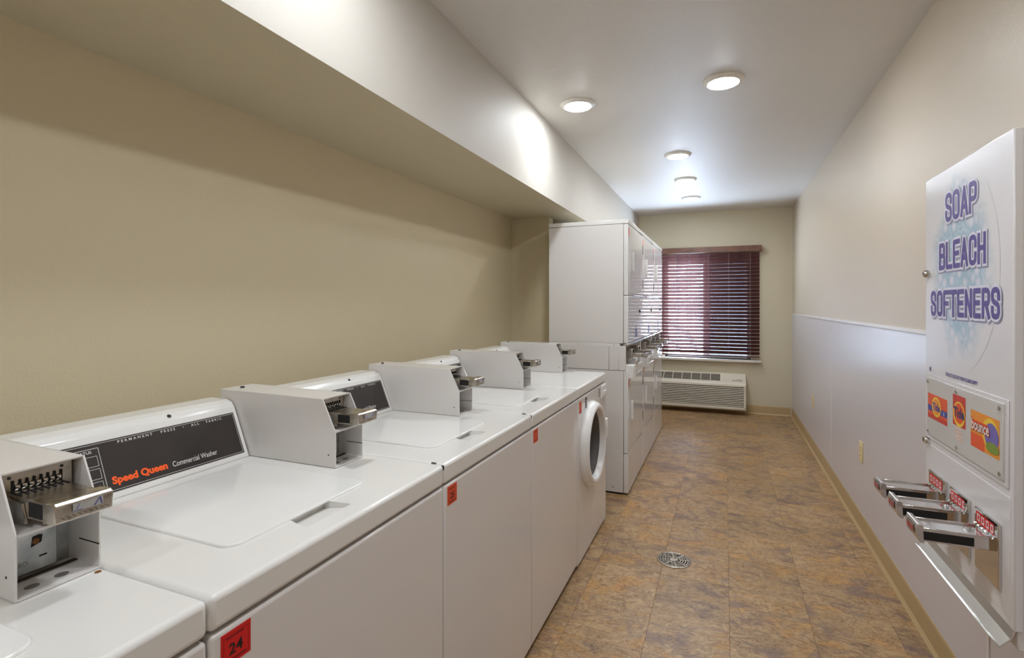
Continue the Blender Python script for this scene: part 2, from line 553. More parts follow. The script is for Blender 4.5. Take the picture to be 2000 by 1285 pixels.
struct(part('ceiling', box(B(), (XS - .02, YB - TH, ZC), (XR + TH, YE + TH, ZC + .12)), 'ceil'))
bm = box(B(), (XW - TH, YB - TH, ZS), (XS, YE + TH, ZC + .12))
sf = struct(part('ceiling_soffit', bm, 'soffit'))
sf.data.materials.append(M['endpaint'])
for f in sf.data.polygons:
    if f.normal.z < -.9: f.material_index = 1      # underside carries the wall paint
struct(part('wall_left', box(B(), (XW - TH, YB - TH, 0), (XW, YE + TH, ZS)), 'tan'))
struct(part('wall_return', box(B(), (XW, YP, 0), (XP, YP + .1, ZS)), 'tan'))
struct(part('wall_back', box(B(), (XW, YB - TH, 0), (XR, YB, ZC)), 'beige'))
wr = struct(part('wall_right', box(B(), (XR, YB - TH, 0), (XR + TH, YE + TH, ZC)), 'beige'))
# white panelling on the lower right wall, sheet by sheet
ZWN = 1.185
PX = XR - .004
for a, b in ((YB, -.476), (-.476, 1.964), (1.964, 4.404), (4.404, YE)):
    part('panel', box(B(), (PX, a + .002, .0), (XR, b - .002, ZWN), .001, 1), 'panel', wr)
for y in (-.476, 1.964, 4.404):
    part('panel_joint', box(B(), (PX - .003, y - .009, .1), (PX + .001, y + .009, ZWN), .002, 2), 'trimwhite', wr)
struct(part('trim_1', box(B(), (PX - .006, YB, ZWN - .004), (XR, YE, ZWN + .014), .003, 2), 'trimwhite'))
bp_ = [(0, 0), (.016, 0), (.012, .006), (.006, .016), (.004, .09), (.002, .1), (0, .1)]
struct(part('baseboard_right', prism(B(), [(PX - a, b) for a, b in bp_], YB, YE, 'Y'), 'base'))
struct(part('baseboard_end', prism(B(), [(YE - a, b) for a, b in bp_], XW, PX - .016, 'X'), 'base'))

# end wall with the window opening
OX0, OX1, OZ0, OZ1 = -.70, .295, .645, 1.85
bm = B()
for lo, hi in (((XW, 0), (OX0, ZC)), ((OX1, 0), (XR, ZC)), ((OX0, 0), (OX1, OZ0)), ((OX0, OZ1), (OX1, ZC))):
    box(bm, (lo[0], YE, lo[1]), (hi[0], YE + TH, hi[1]))
struct(part('wall_end', bm, 'endpaint'))

# window: vinyl slider, insect screen over the right half
wy0, wy1 = YE + .05, YE + .10
win = struct(empty('window_1', ((OX0 + OX1) / 2, YE + .05, OZ0)))
bm = B()
for lo, hi in (((OX0, OZ0), (OX0 + .04, OZ1)), ((OX1 - .04, OZ0), (OX1, OZ1)), ((OX0, OZ0), (OX1, OZ0 + .04)), ((OX0, OZ1 - .04), (OX1, OZ1))):
    box(bm, (lo[0], wy0, lo[1]), (hi[0], wy1, hi[1]), .003, 1)
part('window_frame', bm, 'vinyl', win)
part('mullion', box(B(), (-.245, wy0 - .01, OZ0 + .04), (-.165, wy1, OZ1 - .04), .003, 1), 'vinyl', win)
part('pane', box(B(), (OX0 + .04, wy0 + .02, OZ0 + .04), (-.245, wy0 + .024, OZ1 - .04)), 'glass', win)
part('pane', box(B(), (-.165, wy0 + .02, OZ0 + .04), (OX1 - .04, wy0 + .024, OZ1 - .04)), 'glass', win)
part('insect_screen', box(B(), (-.165, wy0 + .042, OZ0 + .04), (OX1 - .04, wy0 + .043, OZ1 - .04)), 'screen', win)
part('window_sill', box(B(), (-.83, YE - .075, .612), (.402, YE + .0, .64), .006), 'sillm', win)
part('sill_board', box(B(), (OX0, YE, OZ0 - .02), (OX1, YE + .05, OZ0)), 'sillm', win)
portal = bpy.data.lights.new('window_daylight_portal', 'AREA')
portal.shape = 'RECTANGLE'; portal.size = OX1 - OX0; portal.size_y = OZ1 - OZ0
portal.cycles.is_portal = True
po = bpy.data.objects.new('window_daylight_portal', portal)
po.location = ((OX0 + OX1) / 2, YE + .115, (OZ0 + OZ1) / 2); po.rotation_euler = (math.radians(-90), 0, 0)
COL.objects.link(po)

# ================================================================== CEILING LIGHTS
def light(x, y, label):
    t = empty('ceiling_light', (x, y, ZC))
    part('trim_ring', lathe(B(), [(.1, 0), (.1, -.004), (.096, -.008), (.082, -.016), (.076, -.017), (.074, -.012), (.074, 0)], (x, y, ZC), (0, 0, 1), 48), 'lighttrim', t)
    part('lens', lathe(B(), [(.0745, -.012), (.071, -.017), (.058, -.021), (.035, -.0235), (0, -.0245)], (x, y, ZC), (0, 0, 1), 32), 'lens', t)
    tag(t, label, 'ceiling light', 'round downlights on the ceiling')
LA, LB_ = -.77, -.005
light(LA, 2.85, 'round white ceiling downlight close to the soffit, leftmost of the five')
light(LB_, 2.83, 'large near round downlight on the right, level with the one by the soffit')
light(-.327, 4.10, 'round downlight in the middle ceiling row, nearest of the far three')
light(-.327, 4.93, 'round downlight in the middle ceiling row, second of the far three')
light(-.327, 5.80, 'round downlight in the ceiling row, farthest and closest to the window wall')
light(-.68, 1.02, 'round ceiling downlight by the soffit, above the near washers')
light(LB_, 1.02, 'round ceiling downlight overhead, just before the soap vending cabinet')
light(-.68, -.80, 'round ceiling downlight by the soffit, behind the viewpoint')
light(LB_, -.80, 'round ceiling downlight at the right, behind the viewpoint')

# ================================================================== WASHERS
RX = -1.0175
YR = .325                                    # half a machine width
Y1, PW = .502, .650
XB = -1.345
SL0, SL1 = Vector((-1.190, 0, .900)), Vector((-1.239, 0, 1.016))   # console slope
SUP = (SL1 - SL0).normalized(); SN = Vector((SUP.z, 0, -SUP.x))    # up and outward on the slope
ZT = .89

def console(t, y0, front_loader=False):
    """backsplash with dark overlay, y0 = machine's near side"""
    prof = [(-1.186, ZT), (-1.188, .896), (-1.242, 1.022), (-1.252, 1.034), (-1.272, 1.040), (-1.335, 1.040), (-1.342, 1.03), (-1.342, ZT)]
    c = part('console', prism(B(), prof, y0 + .004, y0 + .514, 'Y', .003), 'enamel', t)
    a0, a1 = y0 + .03, y0 + .502
    org = SL0 + SUP * .004
    def P(y, h, n=0.0):
        return Vector((0, y, 0)) + org + SUP * h + SN * n
    H = .112
    bm = B()
    lo = [P(a0, 0), P(a1, 0), P(a1, H), P(a0, H)]
    hi = [p + SN * .0012 for p in lo]
    lo = [p - SN * .002 for p in lo]
    A = [bm.verts.new(p) for p in lo]; Bv = [bm.verts.new(p) for p in hi]
    bm.faces.new(A[::-1]); bm.faces.new(Bv)
    for i in range(4):
        bm.faces.new((A[i], A[(i + 1) % 4], Bv[(i + 1) % 4], Bv[i]))
    part('control_overlay', bm, 'overlay', c)
    R, U = (0, 1, 0), SUP
    o0 = P(0, 0, .0014)
    bm = B()
    outline(bm, o0, R, U, a0 + .003, a1 - .003, .003, H - .003, .0008, 0)
    quad(bm, o0, R, U, y0 + .1725, y0 + .1735, .003, H - .012, 0)
    quad(bm, o0, R, U, y0 + .06, y0 + .1735, H - .0125, H - .0115, 0)
    for h0, h1 in ((.008, .030), (.035, .057), (.062, .084)):
        outline(bm, o0, R, U, y0 + .085, y0 + .168, h0, h1, .0008, 0)
    part('panel_lines', bm, 'print_w', c)
    part('lettering', text_bm('STATUS', P(y0 + .1285, .0905, .0014), R, U, .031, .0062, .01), 'print_w', c)
    part('lettering', text_bm('Speed Queen', P(y0 + .184, .0105, .0014), R, U, .117, .0215, .045), 'print_o', c)
    part('lettering', text_bm('Commercial Washer', P(y0 + .313, .0155, .0014), R, U, .114, .0125, .004), 'print_w', c)
    part('lettering', text_bm('PERMANENT   PRESS   \u2022   ALL   FABRIC', P(y0 + .212, .1, .0014), R, U, .252, .0058, .012, spacing=1.6), 'print_w', c)
    part('screw', lathe(B(), [(.0048, 0), (.0048, .0012), (0, .0018)], Vector((-1.2475, y0 + .337, 1.0288)), (.65, 0, .76), 16), 'chip', c)

def meter(t, y0):
    """coin meter case: folded sheet shell, chute plate, slide and vault front"""
    a, b = y0 + .518, y0 + .623
    z0 = ZT + .001
    XFm, XT, XBk = -.897, -.938, -1.302
    prof = [(XBk, z0), (XFm, z0), (XFm, .981), (XT, 1.061), (XBk, 1.064)]
    k = .0028
    bm = B()
    prism(bm, prof, a, a + k, 'Y', .0006, 1)
    prism(bm, prof, b - k, b, 'Y', .0006, 1)
    prism(bm, [(XBk, 1.064), (XT, 1.061), (XT - .0012, 1.0585), (XBk, 1.061)], a + .0004, b - .0004, 'Y')
    box(bm, (XBk, a + k, z0), (XFm, b - k, z0 + .003))
    box(bm, (XBk, a + k, z0), (XBk + k, b - k, 1.061))
    m = part('coin_meter', bm, 'enamel2', t)
    part('shelf', prism(B(), [(XFm, .983), (XFm, .979), (-.963, .981), (-.963, .985)], a + k, b - k, 'Y'), 'enamel2', m)
    part('vault_front', box(B(), (-.970, a + .012, .899), (-.960, b - .026, .980), .001, 1), 'galv', m)
    part('vault_side', box(B(), (-.985, b - .026, .896), (-.975, b - .003, .980)), 'galv', m)
    bm = B()
    R, U, o = (0, 1, 0), (0, 0, 1), Vector((-.9597, 0, 0))
    pts = [(a + .046, .936), (a + .059, .940), (a + .0605, .951), (a + .056, .9525), (a + .048, .9515)]
    bm.faces.new([bm.verts.new((-.9597, y, z)) for y, z in pts])
    quad(bm, o, R, U, a + .056, a + .066, .918, .9205)
    part('lock_opening', bm, 'dark', m)
    part('lock_cylinder', cyl(B(), (-.962, a + .052, .9435), (-.9592, a + .052, .9435), .0045), 'rust', m)
    part('lettering', text_bm('DIXBRO', (-.9597, a + .012, .911), R, U, .030, .0075, .0), 'gasket', m)
    for yy, xx in ((a + .030, -.922), (a + .066, -.922)):
        part('knockout', disc(B(), (xx, yy, z0 + .0033), (1, 0, 0), (0, 1, 0), 0, 0, .008, .009), 'gasket', m)
    part('dark_line', box(B(), (-.960, a + k, z0 + .003), (-.951, b - k, z0 + .0045)), 'acdark', m)  # thin dark strip on the bottom plate, along the vault front
    part('seam', box(B(), (-.947, b - k - .0006, .9285), (XFm + .001, b - k + .0002, .930)), 'dark', m)
    part('hole', cyl(B(), (-.919, a - .0003, .922), (-.919, a + .001, .922), .0021, 10), 'chip', m)
    # coin chute
    cp = part('chute_plate', box(B(), (-.962, a + .008, .985), (-.955, b - .008, 1.057), .0015, 1), 'worn', m)
    yc = (a + b) / 2
    bm = B(); bk = B()
    for i in range(8):
        y = yc - .030 + i * .0084
        box(bk, (-.9552, y - .0013, 1.012), (-.9530, y + .0013, 1.044))
        box(bk, (-.9535, y - .0011, 1.0262), (-.932, y + .0011, 1.0272))
        if i < 7:
            for zz in (1.024, 1.034):
                cyl(bm, (-.9545, y + .0016, zz), (-.9545, y + .0068, zz), .0042, 10)
    part('coin_slots', bk, 'dark', m)
    part('coin_rollers', bm, 'chrome', m)
    for dy, zz in ((-.034, 1.049), (.030, 1.049)):
        part('screw', cyl(B(), (-.956, yc + dy, zz), (-.9543, yc + dy, zz), .0022, 10), 'chip', m)
    # extended slide
    s = part('coin_slide', prism(B(), [(-.958, .995), (-.861, .999), (-.861, 1.0245), (-.958, 1.0265)], yc - .033, yc + .033, 'Y', .0012, 1), 'worn', m)
    for yy in (yc - .0365, yc + .0335):
        part('slide_guide', prism(B(), [(-.957, .991), (-.908, .991), (-.918, 1.018), (-.957, 1.022)], yy, yy + .003, 'Y'), 'satin', m)
    part('slide_recess', box(B(), (-.906, yc - .0336, 1.0015), (-.869, yc - .0328, 1.0215)), 'dark', m)
    part('slide_tip', prism(B(), [(-.867, .997), (-.839, 1.0), (-.837, 1.024), (-.843, 1.029), (-.867, 1.0275)], yc - .0365, yc + .0365, 'Y', .002, 2), 'worn', m)
    bm = B()
    for i in range(9):
        quad(bm, (-.8368, yc, .996), (0, 1, 0), (0, 0, 1), -.028 + i * .0068, -.0255 + i * .0068, .0095, .0105, .0006)
    part('slide_marks', bm, 'dark', m)
    bm = B()
    quad(bm, (-.8368, yc, .996), (0, 1, 0), (0, 0, 1), -.016, .022, .015, .027, .0005)
    part('slide_label', bm, 'galv', m)
    bm = B()
    Rr, Uu, oo = (0, 1, 0), (0, 0, 1), (-.8368, yc, .996)
    quad(bm, oo, Rr, Uu, -.015, -.004, .016, .0168, .0009); quad(bm, oo, (0, .6, 1), (0, -1, .6), .010, .018, .019, .0198, .0009)
    tri = lambda p: bm.faces.new([bm.verts.new((-.8359, yc + u, .996 + v)) for u, v in p])
    tri([(.0095, .016), (.0175, .026), (.0185, .026), (.0112, .016)]); tri([(.0175, .026), (.0185, .026), (.0208, .016), (.0192, .016)])
    part('slide_lettering', bm, 'p_blue', m)
    part('case_lock', lathe(B(), [(.006, 0), (.006, .003), (.0045, .004), (0, .004)], (-1.268, yc - .01, 1.0635), (0, 0, 1), 16), 'chip', m)

def washer_body(t, y0, front_loader=False):
    y1 = y0 + PW
    e = .0012
    part('cabinet', box(B(), (XB, y0 + e, .02), (XF - .022, y1 - e, .838), .003, 1), 'enamel2', t)
    for xx in (XB + .05, XF - .06):
        for yy in (y0 + .05, y1 - .05):
            part('foot', cyl(B(), (xx, yy, 0), (xx, yy, .022), .018, 14), 'gasket', t)
    if not front_loader:
        part('front_panel', box(B(), (XF - .024, y0 + e + .001, .028), (XF - .001, y1 - e - .001, .8325), .006, 3), 'enamel2', t)
        part('toe_panel', box(B(), (XF - .03, y0 + .004, .006), (XF - .014, y1 - .004, .03)), 'enamel2', t)
    bm = box(B(), (XB, y0 + e, .838), (XF, y1 - e, ZT), .009, 4)
    if not front_loader:
        # finger scoop in front of the lid
        cut = prism(B(), [(-.775, .905), (-.712, .905), (-.709, .8835), (-.775, .874)], y0 + .245, y0 + .345, 'Y')
        for v in cut.verts:
            if v.co.x > -.72: v.co.y += .006 if v.co.y > y0 + .3 else -.016
        bm = boolean(bm, cut)
    part('worktop', bm, 'enamel', t)
    if not front_loader:
        p = rrect(-1.135, -.762, y0 + .112, y0 + .472, .03, 6)
        bm = prism(B(), p, ZT - .0005, ZT + .0045, 'Z')
        top = [f for f in bm.faces if f.normal.z > .9]
        ed = [x for f in top for x in f.edges]
        bevel(bm, list(bm.faces), ed, .0035, 3)
        part('lid', bm, 'lid', t)

def sticker(t, y0, m, num, z0=.777, z1=.826, ya=.018, yb=.068):
    a, b = y0 + ya, y0 + yb
    s = part('number_sticker', box(B(), (XF - .0012, a, z0), (XF - .0004, b, z1)), m, t)
    R, U, o = (0, 1, 0), (0, 0, 1), Vector((XF - .0003, 0, 0))
    w, h = b - a, z1 - z0
    bm = B()
    outline(bm, o, R, U, a + .004, b - .004, z0 + .004, z1 - .006, .0008, 0)
    quad(bm, o, R, U, a + .008, b - .012, z1 - .0105, z1 - .008, 0); quad(bm, o, R, U, a + .010, b - .008, z0 + .0055, z0 + .008, 0)
    part('sticker_print', bm, 'sticker_dk', s)
    if num:
        part('lettering', text_bm(num, (XF - .0002, a + w * .26, z0 + h * .28), R, U, w * .46, h * .34, .02), 'print_k', s)

def make_washer(i, label, stick):
    y0 = Y1 + PW * i
    t = empty('washing_machine', (RX, y0 + YR, 0))
    return t, y0

# the numbered washer is built first; the other top loaders are copies of it
labels = {-1: 'top loading white washer cut off at the lower left corner, nearest coin box',
          0: 'white top loading coin washer with the red sticker numbered 24',
          1: 'white top loading washer with orange sticker, between number 24 and the fourth machine',
          2: 'white top loading washer with small orange sticker, right before the front loader'}
proto = empty('washing_machine', (RX, Y1 + YR, 0))
washer_body(proto, Y1); console(proto, Y1); meter(proto, Y1)
tops = {0: proto}
for k in (-1, 1, 2):
    c = copy_tree(proto)
    c.location = (RX, Y1 + PW * k + YR, 0)
    tops[k] = c
for k, o in tops.items():
    tag(o, labels[k], 'washer', 'top loading washers along the left wall')
for ch in tops[-1].children:
    if ch.name.startswith('coin_meter'): ch.location.y += .022      # sits a little further right here
    if ch.name.startswith('lid'): ch.location.y += .036
bpy.context.view_layer.update()
sticker(tops[0], Y1, 'red', '24')
sticker(tops[1], Y1 + PW, 'orange', '25')
sticker(tops[2], Y1 + 2 * PW, 'orange', '')
# wear: rust spot by the near coin box, chipped corners further on
part('rust_spot', lathe(B(), [(.0048, 0), (.004, .001), (0, .0014)], (-.888, Y1 - .014, ZT), (0, 0, 1), 9), 'rust', tops[-1])
for k in (1, 2):
    y0 = Y1 + PW * k
    part('paint_chip', box(B(), (XF - .012, y0 + .0008, ZT - .016), (XF - .0025, y0 + .008, ZT - .0035), .002, 1), 'chip', tops[k])
    part('paint_chip', box(B(), (XF - .040, y0 + .002, ZT - .001), (XF - .026, y0 + .006, ZT + .0004)), 'chip', tops[k])

# ------------------------------------------------------------------ front loader
yf = Y1 + 3 * PW
fl = empty('front_load_washer', (RX, yf + YR, 0))
washer_body(fl, yf, True); console(fl, yf, True); meter(fl, yf)
DC = Vector((XF, yf + .262, .560))
bm = box(B(), (XF - .024, yf + .0022, .012), (XF - .001, yf + PW - .0022, .8325), .005, 2)
bm = boolean(bm, cyl(B(), DC + Vector((-.05, 0, 0)), DC + Vector((.05, 0, 0)), .174, 48))
part('front_panel', bm, 'enamel2', fl)
# hole through the cabinet front too
for o in list(fl.children):
    if o.name.startswith('cabinet'):
        bm = B(); bm.from_mesh(o.data)
        bmesh.ops.translate(bm, verts=bm.verts, vec=fl.location)
        bm = boolean(bm, cyl(B(), DC + Vector((-.42, 0, 0)), DC + Vector((.05, 0, 0)), .18, 48))
        bmesh.ops.translate(bm, verts=bm.verts, vec=-fl.location)
        o.data = mesh_from(bm, 'cabinet', M['enamel2'])
d = part('door_ring', lathe(B(), [(.222, -.002), (.222, .010), (.216, .026), (.204, .040), (.194, .043), (.184, .040), (.176, .022), (.172, .004), (.172, -.002)], DC, (1, 0, 0), 64, close=True), 'plastic', fl)
part('door_glass', lathe(B(), [(.173, .006), (.156, -.004), (.12, -.022), (.08, -.034), (0, -.04)], DC, (1, 0, 0), 48), 'glass', d)
part('door_gasket', lathe(B(), [(.173, .010), (.166, .004), (.156, -.03), (.16, -.07), (.172, -.075)], DC, (1, 0, 0), 48), 'rubber', d)
part('door_latch', box(B(), DC + Vector((.004, .208, -.02)), DC + Vector((.046, .236, .09)), .006, 2), 'plastic', d)
part('drum', lathe(B(), [(.172, -.07), (.176, -.10), (.176, -.38), (.12, -.40), (0, -.405)], DC, (1, 0, 0), 48), 'drum', fl)
dw = part('detergent_drawer', box(B(), (XF - .006, yf + .52, .752), (XF + .006, yf + .636, .826), .004, 2), 'plastic', fl)
part('drawer_pull', box(B(), (XF + .004, yf + .55, .766), (XF + .010, yf + .62, .792), .003, 2), 'plastic', dw)
bm = B()
for i, zz in enumerate((.806, .790, .774)):
    quad(bm, (XF - .0007, 0, 0), (0, 1, 0), (0, 0, 1), yf + .455, yf + .495, zz, zz + .011)
part('instruction_print', bm, 'gasket', fl)
bm = B()
quad(bm, (XF - .0007, 0, 0), (0, 1, 0), (0, 0, 1), yf + .148, yf + .184, .764, .818)
part('dark_badge', bm, 'print_k', fl)
bm = B()
for zz in (.772, .785, .798):
    quad(bm, (XF - .0005, 0, 0), (0, 1, 0), (0, 0, 1), yf + .153, yf + .179, zz, zz + .006)
part('badge_print', bm, 'shadowp', fl)
sticker(fl, yf, 'orange', '', .757, .815, .03, .075)
part('rust_spot', lathe(B(), [(.006, 0), (.005, .0008), (0, .001)], (XF - .001, yf + .30, .315), (1, 0, 0), 9), 'rust', fl)
tag(fl, 'white front loading washer with round porthole door beside the dryers', 'washer')

# ================================================================== STACKED DRYERS
DX, DB = -.605, -1.172
YD, DW = 3.541, .683
def dryer():
    y0, y1 = YD, YD + DW
    e = .0012
    t = empty('stacked_dryer', ((DX + DB) / 2, (y0 + y1) / 2, 0))
    fx = -.638
    part('upper_cabinet', box(B(), (DB, y0 + e, 1.034), (fx, y1 - e, 1.852), .002, 1), 'enamel2', t)
    part('top_cap', box(B(), (DB - .002, y0 + .0003, 1.854), (DX + .003, y1 - .0003, 1.884), .004, 2), 'enamel', t)
    part('side_skirt', box(B(), (DB, y0 + .0004, 1.012), (-.66, y0 + .003, 1.030)), 'enamel', t)
    uf = part('upper_front', box(B(), (fx + .002, y0 + e, 1.364), (DX, y1 - e, 1.851), .004, 2), 'gloss', t)
    cpn = part('control_panel', box(B(), (fx + .002, y0 + e, 1.036), (DX, y1 - e, 1.360), .004, 2), 'gloss', t)
    # upper door
    ud = part('upper_door', box(B(), (DX - .001, y0 + .055, 1.382), (DX + .003, y1 - .03, 1.835), .0015, 2), 'gloss', t)
    part('handle', box(B(), (DX + .002, y0 + .125, 1.53), (DX + .020, y0 + .139, 1.67), .005, 3), 'plastic', ud)
    for z in (1.43, 1.70):
        part('hinge', box(B(), (DX + .001, y1 - .028, z), (DX + .006, y1 - .020, z + .07)), 'gasket', ud)
    bm = B(); quad(bm, (DX + .0006, 0, 0), (0, 1, 0), (0, 0, 1), y0 + .015, y0 + .045, 1.775, 1.825)
    part('number_sticker', bm, 'orange', uf)
    bm = B(); quad(bm, (DX + .0006, 0, 0), (0, 1, 0), (0, 0, 1), y0 + .30, y0 + .40, 1.06, 1.12)
    quad(bm, (DX + .0006, 0, 0), (0, 1, 0), (0, 0, 1), y0 + .32, y0 + .36, 1.13, 1.145)
    part('instruction_label', bm, 'p_navy', cpn)
    bm = B()
    for zz in (1.07, 1.086, 1.102):
        quad(bm, (DX + .0009, 0, 0), (0, 1, 0), (0, 0, 1), y0 + .31, y0 + .39, zz, zz + .006)
    part('label_print', bm, 'shadowp', cpn)
    part('start_button', lathe(B(), [(.012, 0), (.012, .006), (.009, .009), (0, .009)], (DX, y0 + .50, 1.25), (1, 0, 0), 16), 'chip', cpn)
    part('metal_strip', box(B(), (fx, y0 + .002, 1.018), (DX + .004, y1 - .002, 1.034), .002, 1), 'satin', t)
    # coin section between the two dryers
    part('coin_section', box(B(), (DB, y0 + e, .848), (-.737, y1 - e, 1.0335), .002, 1), 'enamel2', t)
    part('coin_section_front', box(B(), (-.7355, y0 + e, .848), (-.668, y1 - e, 1.0335), .002, 1), 'enamel2', t)
    for a in (y0 + e, y1 - .02):
        part('coin_section_cheek', box(B(), (-.668, a, .848), (-.622, a + .0188, 1.017), .002, 1), 'enamel2', t)
    part('coin_plate', box(B(), (-.668, y0 + .02, .862), (-.658, y1 - .02, 1.016)), 'worn', t)
    for yy in (y0 + .19, y0 + .47):
        s = part('coin_slide', box(B(), (-.66, yy - .036, .930), (-.525, yy + .036, .956), .002, 2), 'worn', t)
        part('slide_tip', box(B(), (-.528, yy - .039, .926), (-.502, yy + .039, .961), .003, 2), 'chrome', s)
        part('chute_guide', box(B(), (-.66, yy - .045, .915), (-.60, yy + .045, .985), .003, 2), 'satin', s)
        bm = B()
        for i in range(6):
            box(bm, (-.6, yy - .026 + i * .0095, .958), (-.5992, yy - .023 + i * .0095, .982))
        part('coin_slots', bm, 'dark', s)
    v = part('coin_vault', box(B(), (-.665, y0 + .015, .795), (-.570, y0 + .115, .884), .004, 2), 'plastic', t)
    v2 = part('coin_vault', box(B(), (-.665, y0 + .30, .848), (-.600, y0 + .40, .905), .004, 2), 'enamel2', t)
    part('lock', lathe(B(), [(.014, 0), (.014, .008), (.011, .011), (0, .011)], (-.600, y0 + .35, .876), (1, 0, 0), 18), 'chrome', v2)
    # lower dryer
    part('lower_cabinet', box(B(), (DB, y0 + e, .012), (fx, y1 - e, .845), .002, 1), 'enamel2', t)
    part('base_plate', box(B(), (DB + .01, y0 + .006, 0), (fx - .006, y1 - .006, .012)), 'dark', t)
    lf = part('lower_front', box(B(), (fx + .002, y0 + e, .283), (DX, y1 - e, .845), .004, 2), 'gloss', t)
    part('kick_panel', box(B(), (fx + .002, y0 + e, .012), (DX, y1 - e, .279), .004, 2), 'gloss', t)
    ld = part('lower_door', box(B(), (DX - .001, y0 + .06, .30), (DX + .003, y1 - .03, .79), .0015, 2), 'gloss', t)
    part('handle', box(B(), (DX + .002, y0 + .085, .50), (DX + .020, y0 + .099, .635), .005, 3), 'plastic', ld)
    for z in (.38, .66):
        part('hinge', box(B(), (DX + .001, y1 - .028, z), (DX + .006, y1 - .020, z + .07)), 'gasket', ld)
    bm = B(); quad(bm, (DX + .0006, 0, 0), (0, 1, 0), (0, 0, 1), y0 + .015, y0 + .045, .735, .785)
    part('number_sticker', bm, 'orange', lf)
    part('screw', cyl(B(), (-.71, y0 + e - .0006, .045), (-.71, y0 + e + .001, .045), .004, 10), 'chip', t)
    for xx in (-.70, -.95):
        part('screw', cyl(B(), (xx, y0 - .0002, 1.021), (xx, y0 + .001, 1.021), .0035, 10), 'gasket', t)
    return t
d0 = dryer()
dl = ['tall white stacked dryer nearest the washers, its whole side in view',
      'middle one of the three tall white stacked dryers',
      'farthest tall white stacked dryer, next to the window blind']
for k in range(3):
    o = d0 if k == 0 else copy_tree(d0)
    o.location.y = YD + DW * k + DW / 2
    tag(o, dl[k], 'dryer', 'stacked dryers in a row')

# ================================================================== WINDOW BLIND
bx0, bx1 = -.815, .385
by = YE - .048
bl = empty('window_blind', ((bx0 + bx1) / 2, YE, .642))
part('valance', box(B(), (bx0 - .015, YE - .092, 1.930), (bx1 + .022, YE - .078, 2.0), .004, 2), 'valance', bl)
for a in (bx1 + .008, bx0 - .015):
    part('valance_return', box(B(), (a, YE - .08, 1.930), (a + .014, YE, 2.0), .003, 2), 'valance', bl)
part('head_rail', box(B(), (bx0, YE - .075, 1.945), (bx1, YE - .002, 1.99)), 'wood', bl)
NS = 28
tilt = math.radians(49)
sw = .0255
slat = None
for k in range(NS):
    z = .722 + k * .0436
    if slat is None:
        bm = B()
        prof = []
        for q in range(7):
            u = -1 + q / 3
            prof.append((u * sw, .0022 * (1 - u * u)))
        prof = [(p, h + .0014) for p, h in prof] + [(p, h - .0014) for p, h in prof[::-1]]
        c, s_ = math.cos(tilt), math.sin(tilt)
        prof = [(p * c + h * s_, -p * s_ + h * c) for p, h in prof]      # outer edge low, room edge high
        prism(bm, prof, bx0, bx1, 'X')
        for f in bm.faces: f.smooth = len(f.verts) == 4
        slat = mesh_from(bm, 'slat', M['wood'])
    o = bpy.data.objects.new('slat', slat)
    COL.objects.link(o); o.parent = bl
    o.location = (-bl.location.x, by - bl.location.y, z - bl.location.z)
part('bottom_rail', box(B(), (bx0, by - .025, .672), (bx1, by + .025, .688), .004, 2), 'wood', bl)
for x in (-.72, -.56, -.40, -.176, .05, .285):
    bm = B()
    for yy in (by - .0235, by + .0235):
        box(bm, (x - .0012, yy - .0008, .674), (x + .0012, yy + .0008, 1.95))
    part('ladder_cord', bm, 'cord', bl)
tag(bl, 'reddish brown wooden slat blind over the end wall window', 'blind')

# ================================================================== WALL AIR CONDITIONER
ax0, ax1 = -.835, .236
ac = empty('air_conditioner', ((ax0 + ax1) / 2, YE, .06))
yf_ = 6.556
body = [(YE, .06), (yf_ + .012, .06), (yf_, .075), (yf_, .100), (yf_ + .022, .102), (yf_ + .022, .334), (yf_, .336), (yf_ + .003, .362), (yf_ + .018, .382), (YE - .03, .470), (YE, .470)]
part('housing', prism(B(), body, ax0, ax1, 'X', .004, 2), 'ac', ac)
for a, b in ((ax0, ax0 + .022), (ax1 - .024, ax1)):
    part('front_cheek', box(B(), (a, yf_, .08), (b, yf_ + .03, .36), .006, 3), 'ac', ac)
part('louver_recess', box(B(), (ax0 + .02, yf_ + .0195, .101), (ax1 - .022, yf_ + .0215, .335)), 'acdark', ac)
NL = 11
for i in range(NL):
    z = .108 + i * .0208
    part('louver', prism(B(), [(yf_ + .001, z), (yf_ + .021, z + .004), (yf_ + .021, z + .0115), (yf_ + .001, z + .0105)], ax0 + .021, ax1 - .023, 'X'), 'ac', ac)
# discharge grille on the sloping top
g0, g1 = Vector((0, yf_ + .018, .382)), Vector((0, YE - .03, .470))
gu = (g1 - g0).normalized()
gr = B(); quad(gr, g0, (1, 0, 0), gu, ax0 + .03, -.045, .030, .165, .0008)
gp = part('top_grille', gr, 'acdark', ac)
bm = B()
for i in range(7):
    x = ax0 + .03 + i * (.76 / 7)
    if i:
        quad(bm, g0, (1, 0, 0), gu, x - .004, x + .004, .030, .165, .003)
part('grille_divider', bm, 'ac', gp)
bm = B()
for i in range(6):
    h = .046 + i * .021
    quad(bm, g0, (1, 0, 0), gu, ax0 + .03, -.045, h, h + .004, .0022)
part('grille_bar', bm, 'ac', gp)
bm = B(); quad(bm, g0, (1, 0, 0), gu, -.030, ax1 - .015, .025, .175, .0012)
cd = part('control_door', bm, 'ac', ac)
bm = B(); quad(bm, g0, (1, 0, 0), gu, .085, .200, .038, .050, .0022)
quad(bm, g0, (1, 0, 0), gu, .140, .195, .066, .072, .0022)
part('finger_pull', bm, 'gasket', cd)
tag(ac, 'cream wall air conditioner with louvred front under the window', 'air conditioner')

